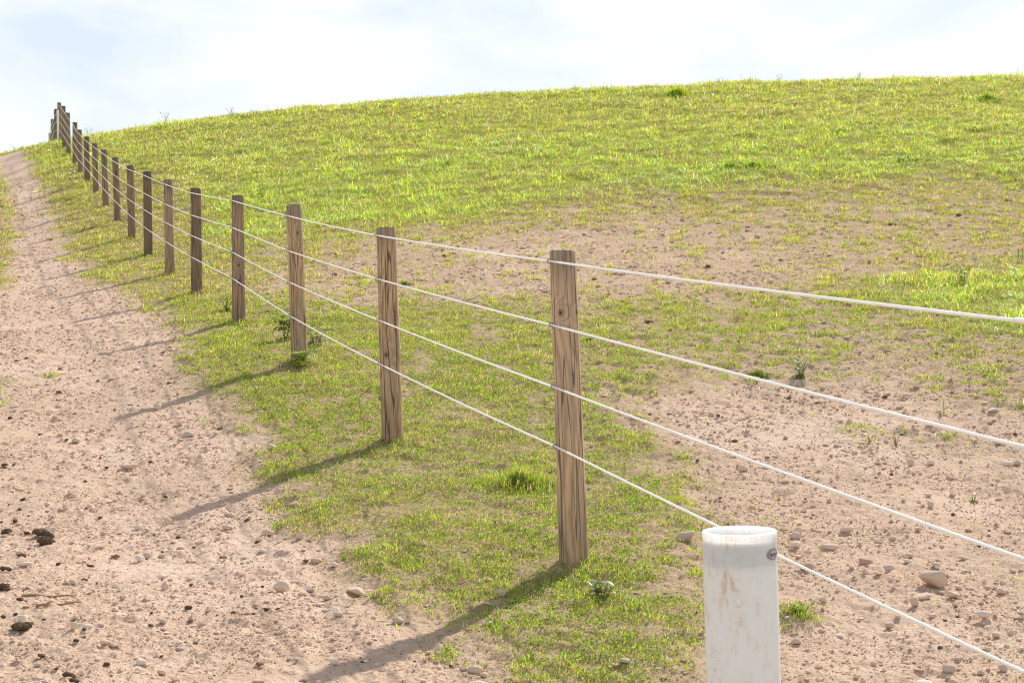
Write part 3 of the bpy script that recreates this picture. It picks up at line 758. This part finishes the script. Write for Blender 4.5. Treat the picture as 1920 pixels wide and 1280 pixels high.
# ------------------------------------------------------------------ fence posts
STRANDS = (.038, .25, .445, .65)
POST_STRANDS = {-1: (.0295, .245, .4376, .632), 0: (.031, .239, .44, .633), 1: (.034, .241, .436, .643), 2: (.066, .29, .49, .706)}
NRM = Vector((-1, -.35, 0)).normalized()     # towards the track
R_TOP, R_FOOT, R_WIRE = .0605, .068, .0048
SINK = .12
def post_mesh(seed, H):
    from mathutils import noise as mn
    r = random.Random(seed); bm = bmesh.new()
    seg, rows = 40, 26
    flats = [(r.uniform(0, 6.28), r.uniform(.86, .94)) for _ in range(3)]
    tilt = (r.uniform(-.06, .06), r.uniform(-.06, .06))
    rings = []
    for j in range(rows + 1):
        t = j / rows; z = -SINK + (H + SINK) * t
        ring = []
        for k in range(seg):
            a = k / seg * 2 * math.pi
            rad = R_FOOT + (R_TOP - R_FOOT) * t
            rr = 1.0
            for fa, fd in flats:
                c = math.cos(a - fa)
                if c > fd: rr = min(rr, fd / c)
            rr *= 1 + .022 * mn.noise(Vector((math.cos(a) * 1.5 + seed, math.sin(a) * 1.5, z * 1.6))) + .010 * mn.noise(Vector((math.cos(a) * 7, math.sin(a) * 7 + seed, z * 1.2)))
            zz = z + ((math.cos(a) * tilt[0] + math.sin(a) * tilt[1]) * rad if j == rows else 0)
            ring.append(bm.verts.new((math.cos(a) * rad * rr, math.sin(a) * rad * rr, zz)))
        rings.append(ring)
    for j in range(rows):
        for k in range(seg):
            bm.faces.new((rings[j][k], rings[j][(k + 1) % seg], rings[j + 1][(k + 1) % seg], rings[j + 1][k]))
    inner = [bm.verts.new((v.co.x * .95, v.co.y * .95, v.co.z + .003)) for v in rings[-1]]
    for k in range(seg): bm.faces.new((rings[-1][k], rings[-1][(k + 1) % seg], inner[(k + 1) % seg], inner[k]))
    bm.faces.new(inner)
    me = from_bm('fence_post', bm, True)
    return me
def tube(bm, pts, r, seg=8, cap=True):
    prev = None; rings = []
    for i, p in enumerate(pts):
        d = (pts[min(i + 1, len(pts) - 1)] - pts[max(i - 1, 0)]).normalized()
        up = Vector((0, 0, 1)) if abs(d.z) < .95 else Vector((1, 0, 0))
        sx = d.cross(up).normalized(); sy = sx.cross(d)
        rr = r[i] if isinstance(r, (list, tuple)) else r
        rings.append([bm.verts.new(p + (sx * math.cos(a) + sy * math.sin(a)) * rr) for a in [k / seg * 2 * math.pi for k in range(seg)]])
    for j in range(len(rings) - 1):
        for k in range(seg):
            bm.faces.new((rings[j][k], rings[j][(k + 1) % seg], rings[j + 1][(k + 1) % seg], rings[j + 1][k]))
    if cap:
        bm.faces.new(rings[0][::-1]); bm.faces.new(rings[-1])
def staple_mesh():
    bm = bmesh.new()
    # a U of steel driven into the post, straddling the wire: local x = out of the post, z = up
    pts = [Vector((-.018, 0, .0105))] + [Vector((-.0005 + .0105 * math.cos(a), 0, .0105 * math.sin(a))) for a in [math.pi / 2 - k * math.pi / 8 for k in range(9)]] + [Vector((-.018, 0, -.0105))]
    tube(bm, pts, .0022, 6)
    return from_bm('staple', bm, True)
STAPLE = staple_mesh()
KN = {0: [(-.022, 1.19 - .13, .012), (.048, 1.06, .006)], 1: [(-.018, .52, .016)], 2: [(.03, 1.02, .011), (-.02, .34, .011)], 3: [(.012, .55, .012)]}
POST_LABELS = {-1: 'wooden fence post carrying the near end of the wires, beside the white pipe',
 0: 'thickest wooden fence post, with swirling grain round a dark knot under the top wire',
 1: 'fence post with a round brown knot low down and a white drip near its head',
 2: 'fence post leaning slightly, with broad leafy weeds growing round its foot',
 3: 'dark brown fence post, fourth in the line uphill from the white pipe',
 4: 'brown fence post, fifth in the line uphill from the white pipe',
 5: 'paler grey brown fence post, sixth in the line uphill from the white pipe',
 6: 'brown fence post, seventh in the line uphill from the white pipe',
 7: 'brown fence post, eighth in the line uphill from the white pipe',
 8: 'fence post, ninth in the line uphill from the white pipe, standing in bright grass',
 9: 'fence post, tenth in the line uphill from the white pipe',
 10: 'fence post, eleventh in the line uphill from the white pipe',
 11: 'dark fence post, twelfth in the line uphill from the white pipe',
 12: 'dark fence post, thirteenth in the line, its head just reaching the skyline',
 13: 'dark fence post whose head stands against the sky, fourteenth in the line',
 14: 'fence post on the upper slope below the crest, third downhill from the white stake',
 15: 'fence post near the crest, second downhill from the white stake',
 16: 'fence post on the crest directly beside the thin white stake, tallest against the sky',
 17: 'first fence post beyond the white stake, mostly seen against the sky',
 18: 'second fence post beyond the white stake, half hidden by the crest',
 19: 'last visible fence post, only its head showing over the crest'}

wire_pts = [[] for _ in STRANDS]
def build_post(i, p):
    x, y, zb, tx, tz = p
    zb = gz(x, y)
    base = Vector((x, y, zb)); top = Vector((tx, y, tz))
    ax = top - base; H = ax.length
    me = post_mesh(40 + i, H)
    mat = M['wood']
    if 0 <= i < 4: mat = wood_material('weathered_wood_knotted', KN[i], (.92, .80, .78, .58)[i], .12 if i == 0 else 0)
    if i == 5: mat = wood_material('weathered_wood_pale', (), .80)
    o = link('fence_post', me, mat)
    o.location = base
    o.rotation_mode = 'QUATERNION'; o.rotation_quaternion = Vector((0, 0, 1)).rotation_difference(ax.normalized())
    tag(o, POST_LABELS[i], 'fence post', 'wooden posts of the wire fence')
    fr = POST_STRANDS.get(i, STRANDS)
    inv = o.rotation_quaternion.inverted()
    for k, f in enumerate(fr):
        q = top - ax * f
        rad = R_TOP + (R_FOOT - R_TOP) * f
        wp = q + NRM * (rad + R_WIRE)
        wire_pts[k].append(wp)
        if i < 7:
            st = link('staple', STAPLE, M['steel'], o)
            st.location = inv @ (wp - base)
            st.rotation_euler = (0, 0, math.atan2(NRM.y, NRM.x))
    return o
# the post that carries the near end of the wires stands just beside the camera's field
p0y = 3.44; p0x = fence_x(p0y)
z0 = gz(p0x, p0y)
POSTS_ALL = [(p0x, p0y, z0, p0x - .03, z0 * 0 + .045)] + list(POSTS)
for i, p in enumerate(POSTS_ALL):
    build_post(i - 1 if i else -1, p)

# ------------------------------------------------------------------ wires
WLAB = ['topmost white coated wire strand, running along the heads of the fence posts', 'second white coated wire strand from the top of the fence', 'third white coated wire strand from the top, at mid height of the posts', 'lowest white coated wire strand, passing behind the short white pipe']
for k, pts in enumerate(wire_pts):
    bm = bmesh.new(); path = []
    for j in range(len(pts) - 1):
        a, b = pts[j], pts[j + 1]
        n = 12 if j < 8 else 5
        sag = (.006, .004, .005, .007)[k] * (1.0 if j < 3 else .6)
        for q in range(n):
            t = q / n; path.append(a.lerp(b, t) - Vector((0, 0, sag * 4 * t * (1 - t))))
    path.append(pts[-1])
    tube(bm, path, R_WIRE, 10)
    o = link('fence_wire', from_bm('fence_wire', bm), M['wire'])
    tag(o, WLAB[k], 'fence wire', 'wire strands of the fence')
    if k == 0:
        bm = bmesh.new(); d = (pts[1] - pts[0]).normalized()
        c = pts[0].lerp(pts[1], .052)
        tube(bm, [c - d * .045, c - d * .04, c + d * .03, c + d * .036], [.0052, .0066, .0066, .0052], 12)
        link('sleeve', from_bm('sleeve', bm), M['wire'], o)

# thin white stake on the crest beside the fence
wy = 46.6; wx = (108.6 - 960) / 2865 * wy; wz = gz(wx, wy)
bm = bmesh.new(); tube(bm, [Vector((0, 0, -.1)), Vector((0, 0, .5)), Vector((-.012, 0, 1.02)), Vector((-.012, 0, 1.03))], [.031, .030, .030, .024], 14)
o = link('white_stake', from_bm('white_stake', bm), M['paintwhite']); o.location = (wx, wy, wz)
tag(o, 'thin white stake standing against the fence on the crest of the hill', 'stake')

# ------------------------------------------------------------------ the white pipe in front
def build_pipe():
    y = 2.40; R = 138 / 2 / 2865 * y; x = (1386 - 960) / 2865 * y
    ztop = -(994 - 617) / 2865 * y
    zb = gz(x, y)
    base = Vector((x + .030, y, zb)); top = Vector((x, y, ztop)); H = (top - base).length
    root = empty('standpipe', base); root.rotation_mode = 'QUATERNION'
    root.rotation_quaternion = Vector((0, 0, 1)).rotation_difference((top - base).normalized())
    tag(root, 'short wide white plastic pipe standing upright with brown scuffs and an oval sticker', 'pipe')
    prof = [(R, -.15), (R, H * .5), (R, H - .012), (R * 1.0, H - .0115), (R * 1.012, H - .010), (R * 1.012, H - .002), (R * .995, H), (R * .935, H), (R * .922, H - .002), (R * .922, H - .05)]
    seg = 96
    def lathe(prof, name, mat, close=False):
        bm = bmesh.new(); rings = []
        for r, z in prof:
            rings.append([bm.verts.new((r * math.cos(a), r * math.sin(a), z)) for a in [k / seg * 2 * math.pi for k in range(seg)]])
        for j in range(len(rings) - 1):
            for k in range(seg): bm.faces.new((rings[j][k], rings[j][(k + 1) % seg], rings[j + 1][(k + 1) % seg], rings[j + 1][k]))
        if close: bm.faces.new(rings[-1])
        return link(name, from_bm(name, bm), mat, root)
    pp = lathe(prof, 'pipe_wall', M['pvc'])
    cap = lathe([(R * .914, H - .032), (R * .914, H - .0150), (R * .900, H - .0125), (R * .80, H - .0118), (.004, H - .0110)], 'end_plug', M['plug'], True)
    # oval sticker wrapped on the wall
    ang0 = math.radians(-36.5); rs = R + .0009
    def patch(name, mat, hw, hh, rr, n=28, parent=root, z0=H - .0335, a0=ang0):
        bm = bmesh.new(); c = bm.verts.new((rr * math.cos(a0), rr * math.sin(a0), z0)); ring = []
        for k in range(n):
            t = k / n * 2 * math.pi; a = a0 + hw / R * math.cos(t); z = z0 + hh * math.sin(t)
            ring.append(bm.verts.new((rr * math.cos(a), rr * math.sin(a), z)))
        for k in range(n): bm.faces.new((c, ring[k], ring[(k + 1) % n]))
        return link(name, from_bm(name, bm), mat, parent)
    st = patch('sticker', M['label_rim'], .0165, .0085, rs)
    patch('sticker_face', M['label_face'], .0148, .0070, rs + .0006, parent=st)
    # blue lettering, too worn to read: an initial and a run of short strokes with a thin line beneath
    bm = bmesh.new()
    def stroke(u0, v0, u1, v1, wd):
        d = Vector((u1 - u0, v1 - v0)); nn = Vector((-d.y, d.x)).normalized() * wd / 2
        vs = []
        for (u, v) in ((u0 - nn.x, v0 - nn.y), (u1 - nn.x, v1 - nn.y), (u1 + nn.x, v1 + nn.y), (u0 + nn.x, v0 + nn.y)):
            a = ang0 + u / R; vs.append(bm.verts.new(((rs + .0012) * math.cos(a), (rs + .0012) * math.sin(a), H - .0335 + v)))
        bm.faces.new(vs)
    stroke(-.0102, .0026, -.0086, -.0024, .0017); stroke(-.0086, -.0024, -.0112, -.0022, .0013); stroke(-.0112, .0026, -.0092, .0028, .0011)
    for q in range(8):
        u = -.0070 + q * .0022
        stroke(u, .0016, u + .0003, -.0014, .0010); stroke(u, .0002 + .0009 * (q % 2), u + .0017, .0005 - .0012 * (q % 3 == 0), .0009)
    stroke(-.006, -.0036, .008, -.0036, .0008)
    link('lettering', from_bm('lettering', bm, False), M['ink'], st)
M['plug'] = flat_material('plug_plastic', (.80, .77, .74), .5, .3, .08, 40)
M['label_rim'] = flat_material('sticker_rim', (.33, .26, .19), .6, .3, .25, 200)
M['label_face'] = flat_material('sticker_face', (.55, .50, .50), .5, .3, .15, 200)
M['ink'] = flat_material('blue_ink', (.06, .05, .20), .6, .3, .2, 200)
build_pipe()

# ------------------------------------------------------------------ weeds, tufts, sticks
def leaf_geo(base, d, ln, wd, droop, tw=0.0):
    """one broad leaf: a folded strip of 4 spans; returns verts, quads"""
    side = d.cross(Vector((0, 0, 1))); side = side.normalized() if side.length > 1e-4 else Vector((1, 0, 0))
    vs = []; prof = (.12, .8, 1.0, .72, .06)
    for k, pw in enumerate(prof):
        t = k / 4
        c = base + d * ln * t - Vector((0, 0, droop * ln * t * t))
        up = side.cross(d).normalized()
        vs += [c - side * wd / 2 * pw + up * wd * .16 * pw, c, c + side * wd / 2 * pw + up * wd * .16 * pw]
    fs = []
    for k in range(4):
        a = k * 3; fs += [(a, a + 1, a + 4, a + 3), (a + 1, a + 2, a + 5, a + 4)]
    return vs, fs
def leaves_mesh(specs, cols, name='leaves'):
    V, Lp, S, C = [], [], [], []
    for sp, c in zip(specs, cols):
        vs, fs = leaf_geo(*sp); o = len(V)
        V += [v[:] for v in vs]; C += [c] * len(vs)
        for f in fs: Lp += [o + q for q in f]; S.append(4)
    return mesh_np(name, np.array(V), np.array(Lp), np.array(S), True, np.array(C))
def weed(loc, h, n, ln, wd, pal, label, stems=3, spread=.5, group='weeds in the grass', seed=0):
    r = random.Random(seed)
    x, y = loc; root = empty('weed', (x, y, gz(x, y)))
    tag(root, label, 'weed', group)
    bm = bmesh.new(); specs, cols = [], []
    for s_ in range(stems):
        a = r.uniform(0, 6.28); tip = Vector((math.cos(a) * spread * h * r.uniform(.2, 1), math.sin(a) * spread * h * r.uniform(.2, 1), h * r.uniform(.75, 1)))
        pts = [Vector((0, 0, -.02)), tip * .5 + Vector((0, 0, h * .08)), tip]
        tube(bm, pts, [.0035, .003, .0015], 6)
        for k in range(max(1, n // stems)):
            t = r.uniform(.12, 1.0); b = pts[1].lerp(pts[2], (t - .5) * 2) if t > .5 else pts[0].lerp(pts[1], t * 2)
            la = r.uniform(0, 6.28); d = Vector((math.cos(la), math.sin(la), r.uniform(-.1, .8))).normalized()
            specs.append((b, d, ln * r.uniform(.6, 1.2), wd * r.uniform(.7, 1.2), r.uniform(.1, .6)))
            c = r.choice(pal); f = r.uniform(.75, 1.2); cols.append(tuple(v * f for v in c))
    link('stem', from_bm('stem', bm), M['stem'], root)
    link('leaves', leaves_mesh(specs, cols), M['leaf'], root)
    return root
def tuft(loc, h, n, rad, pal, label, group='grass tufts standing above the turf', w=.004, lean=.6, cat='grass tuft'):
    x0, y0 = loc
    a = rng.uniform(0, 2 * np.pi, n); rr = rad * np.minimum(1.0, np.abs(rng.normal(0, .5, n))) * (1 + .35 * np.sin(3 * a + x0) + .25 * np.sin(5 * a + 7 * y0))
    x, y = np.cos(a) * rr, np.sin(a) * rr * .8
    z0 = gz(x0, y0); z = ground_z(x + x0, y + y0) - z0
    col = np.array(pal)[rng.integers(0, len(pal), n)] * rng.uniform(.75, 1.2, n)[:, None]
    g = blades(x, y, z, h * rng.uniform(.25, 1.15, n) * np.clip(1.1 - .75 * rr / rad, .2, 1), w * rng.uniform(.7, 1.3, n), np.clip(np.abs(rng.normal(lean, .3, n)), 0, 1.2), col)
    o = link('grass_tuft', mesh_np('grass_tuft', *g[:3], False, g[3]), M['grass']); o.location = (x0, y0, z0)
    return tag(o, label, cat, group)
GL = [(.42, .56, .07), (.52, .60, .09), (.28, .44, .06)]; DL = [(.34, .44, .10), (.44, .50, .14), (.24, .32, .09)]; SV = [(.36, .40, .24), (.44, .46, .30), (.24, .30, .14)]; YL = [(.50, .55, .04), (.40, .48, .05)]
weed(SPOT['w1'], .28, 60, .10, .05, DL, 'dark leafy weed growing against the leaning fence post', 5, .45, seed=1)
weed(SPOT['w2'], .20, 34, .10, .05, SV, 'silvery grey leafed weed behind the foot of the leaning fence post', 4, .5, seed=2)
weed(SPOT['w3'], .14, 34, .13, .055, GL + SV[:1], 'broad drooping leafed weed in front of the leaning fence post', 5, .7, seed=3)
weed(SPOT['w4'], .24, 48, .085, .032, GL + YL, 'loose yellow green weed beside the dark brown fence post', 6, .6, seed=4)
weed(SPOT['w5'], .42, 22, .15, .05, [(.20, .36, .05), (.30, .44, .05)], 'tall upright green weed standing alone in the meadow grass', 2, .12, seed=5)
weed(SPOT['w6'], .16, 44, .07, .034, SV + [(.30, .30, .10)], 'wilted grey leafed weed with two yellow leaves in the paddock', 7, .9, seed=6)
weed(SPOT['w7'], .08, 16, .065, .034, SV, 'low grey leafed weed in the short grass near the knotted post', 4, .9, seed=7)
weed(SPOT['w8'], .42, 12, .12, .05, YL, 'bright yellow green weed showing behind the leaning fence post', 2, .1, seed=8)
weed(SPOT['w9'], .13, 12, .06, .014, GL, 'small upright sprig in dry grass left of the second post', 3, .4, seed=9)
weed(SPOT['g5'], .07, 14, .05, .025, DL, 'low dark weed beside the wilted grey weed', 3, .9, seed=10)
weed(SPOT['g1'], .06, 8, .035, .02, YL, 'tiny yellow green seedling on bare soil under the second wire', 2, .5, seed=11)
weed(SPOT['g2'], .08, 8, .04, .018, [(.30, .22, .08), (.22, .16, .06)], 'small brown withered weed beside the yellow green seedling', 3, .4, seed=12)
weed(SPOT['g3'], .10, 6, .05, .028, YL, 'single yellow leafed shoot on a thin stem in the paddock', 1, .1, seed=13)
weed(SPOT['g4'], .04, 6, .05, .022, GL, 'flat green seedling alone on bare soil below the third wire', 2, .9, seed=14)
weed(SPOT['c6'], .22, 40, .08, .045, DL, 'dark leafy clump in the bright grass patch at the right edge', 7, .8, seed=15)
for k_, lab in (('s1', 'dry feathery weed on the skyline just right of the fence crest'), ('s2', 'small dry weed on the skyline above the middle of the slope'), ('s5', 'dry weed on the skyline close to the upper fence posts'), ('s3', 'dry brown weed on the skyline near the top of the hill'), ('s4', 'green weed on the skyline at the top of the hill')):
    weed(SPOT[k_], .34 if k_ != 's1' else .5, 26, .10, .022, SV if k_ != 's4' else GL, lab, 7, .55, 'weeds on the skyline', seed=20 + int(k_[1]))
DK = [DARK, GREEN, FRESH, GREEN, FRESH]; BR = [FRESH, YEL, FRESH, GREEN, STRAW]
tuft(SPOT['tuft1'], .12, 2600, .30, [GREEN, FRESH, YEL, STRAW, OLIVE, GREEN], 'tall bright grass tuft beside the knotted fence post', w=.0042)
tuft(SPOT['tuft2'], .045, 900, .10, [GREEN, FRESH, STRAW, OLIVE, GREEN], 'small grass tuft on bare soil right of the white pipe')
tuft(SPOT['tuft3'], .055, 900, .15, [DARK, GREEN, OLIVE, DARK], 'dark grass tuft beside the wilted grey weed')
tuft(SPOT['tuft4'], .07, 500, .16, [DARK, GREEN, OLIVE], 'low dark grass tuft on bare soil behind the second post')
tuft(SPOT['c1'], .30, 1300, .5, [FRESH, YEL, GREEN], 'tall bright grass clump just under the skyline', w=.022)
tuft(SPOT['c2'], .20, 1300, .45, DK, 'dark green grass clump high on the slope at the far side', w=.022)
tuft(SPOT['c3'], .15, 1300, .36, [GREEN, DARK, GREYG, FRESH], 'dark grass clump with pale leaves at the foot of the slope', w=.016)
tuft(SPOT['c4'], .13, 1300, .36, DK, 'dark grass clump at the foot of the slope, one of a touching pair, lower one', w=.016)
tuft(SPOT['c5'], .16, 1300, .33, DK, 'taller dark grass clump of the touching pair at the foot of the slope', w=.016)
def dandelion(loc, label, seed):
    r = random.Random(seed); x, y = loc; root = empty('dandelion', (x, y, gz(x, y))); tag(root, label, 'flower', 'dandelions in the grass')
    bm = bmesh.new(); tube(bm, [Vector((0, 0, -.01)), Vector((.01, 0, .08)), Vector((.012, 0, .17))], .003, 6); link('stem', from_bm('stem', bm), M['leaf'], root)
    specs = []; cols = []
    for k in range(26):
        a = k * 2.4; specs.append((Vector((.012, 0, .17)), Vector((math.cos(a), math.sin(a), .25 + .5 * (k % 3))).normalized(), .032, .009, .2)); cols.append((.80, .58, .02))
    link('petals', leaves_mesh(specs, cols, 'petals'), M['yellow'], root)
dandelion(SPOT['d1'], 'yellow dandelion flower at the right edge above the bright grass patch', 1)
dandelion(SPOT['d2'], 'second yellow dandelion, slightly higher beside the first one', 2)
def stick(loc, ln, rz, label, rise=0.0):
    x, y = loc; bm = bmesh.new()
    pts = [Vector((ln * (t - .5), .06 * ln * math.sin(5 * t), .006 + rise * t + .004 * math.sin(9 * t))) for t in [k / 7 for k in range(8)]]
    tube(bm, pts, [.006 * (1 - .5 * k / 7) for k in range(8)], 7)
    o = link('stick', from_bm('stick', bm), M['stick']); o.location = (x, y, gz(x, y)); o.rotation_euler = (0, 0, rz); tag(o, label, 'stick', 'sticks on the ground')
stick(SPOT['stick1'], .20, .1, 'dry brown stick lying flat on the track near the dung')
stick(SPOT['stick2'], .17, .6, 'second dry stick, slanting, just below the flat one on the track')
stick(SPOT['deadstem'], .10, .4, 'thin dark dead stem standing in dry grass left of the second post', .09)


# ------------------------------------------------------------------ camera
cam = bpy.data.cameras.new('camera'); co = bpy.data.objects.new('camera', cam); COL.objects.link(co)
co.location = (0, 0, 0); co.rotation_euler = (math.radians(90), 0, 0)
cam.sensor_width = 36; cam.lens = 2865 / 1920 * 36
cam.shift_y = -23 / 1920
cam.clip_end = 2000; cam.clip_start = .05
cam.dof.use_dof = True; cam.dof.focus_distance = 7.8; cam.dof.aperture_fstop = 22
scene.camera = co

# ------------------------------------------------------------------ daylight
EL, AZ = math.radians(39.0), math.radians(27.8)       # sun ahead and to the right, behind the posts
sun = bpy.data.lights.new('sun', 'SUN'); so = bpy.data.objects.new('sun', sun); COL.objects.link(so)
sun.energy = 5.0; sun.angle = math.radians(.85); sun.color = (1.0, .95, .875)
dirv = Vector((math.sin(AZ) * math.cos(EL), math.cos(AZ) * math.cos(EL), math.sin(EL)))
so.rotation_euler = dirv.to_track_quat('Z', 'Y').to_euler(); so.location = dirv * 60
world = bpy.data.worlds.new('World'); scene.world = world; world.use_nodes = True
wt = world.node_tree; wt.nodes.clear()
class WNT(NT):
    def __init__(s, t): s.t = t
w = WNT(wt)
sky = w.n('ShaderNodeTexSky', sky_type='NISHITA'); sky.sun_disc = False
sky.sun_elevation = EL; sky.sun_rotation = AZ; sky.air_density = 1.0; sky.dust_density = 1.6; sky.ozone_density = 1.0; sky.altitude = 200
dv = w.n('ShaderNodeTexCoord').outputs['Generated']
cv = w.vec(dv, (1.0, 1.0, 2.6))
cn = w.n('ShaderNodeTexNoise'); cn.inputs['Scale'].default_value = 5.2; cn.inputs['Detail'].default_value = 4; cn.inputs['Roughness'].default_value = .52; cn.inputs['Distortion'].default_value = .35
w.l(cv, cn.inputs['Vector'])
cm = w.ramp(cn.outputs['Fac'], (.35, 0.0), (.57, 1.0))
zz = w.n('ShaderNodeSeparateXYZ'); w.l(dv, zz.inputs[0])
low = w.ramp(zz.outputs[2], (.20, 1.0), (.80, .13))        # bright haze near the horizon, clear blue overhead
CLOUD = (11.2, 11.2, 11.3)
hz = w.mix(w.math('MULTIPLY', low, .88), sky.outputs[0], (8.2, 9.25, 10.9))
skyc = w.mix(w.math('MULTIPLY', w.math('MULTIPLY', cm, .8), low), hz, CLOUD)
bg = w.n('ShaderNodeBackground'); bg.inputs['Strength'].default_value = .10
w.l(skyc, bg.inputs['Color'])
wo = w.n('ShaderNodeOutputWorld'); w.l(bg.outputs[0], wo.inputs['Surface'])

scene.view_settings.view_transform = 'Standard'; scene.view_settings.look = 'None'; scene.view_settings.exposure = 0
scene.cycles.max_bounces = 6; scene.cycles.transmission_bounces = 4; scene.cycles.transparent_max_bounces = 4
scene.cycles.diffuse_bounces = 3
scene.cycles.use_denoising = True
scene.cycles.filter_width = 1.1
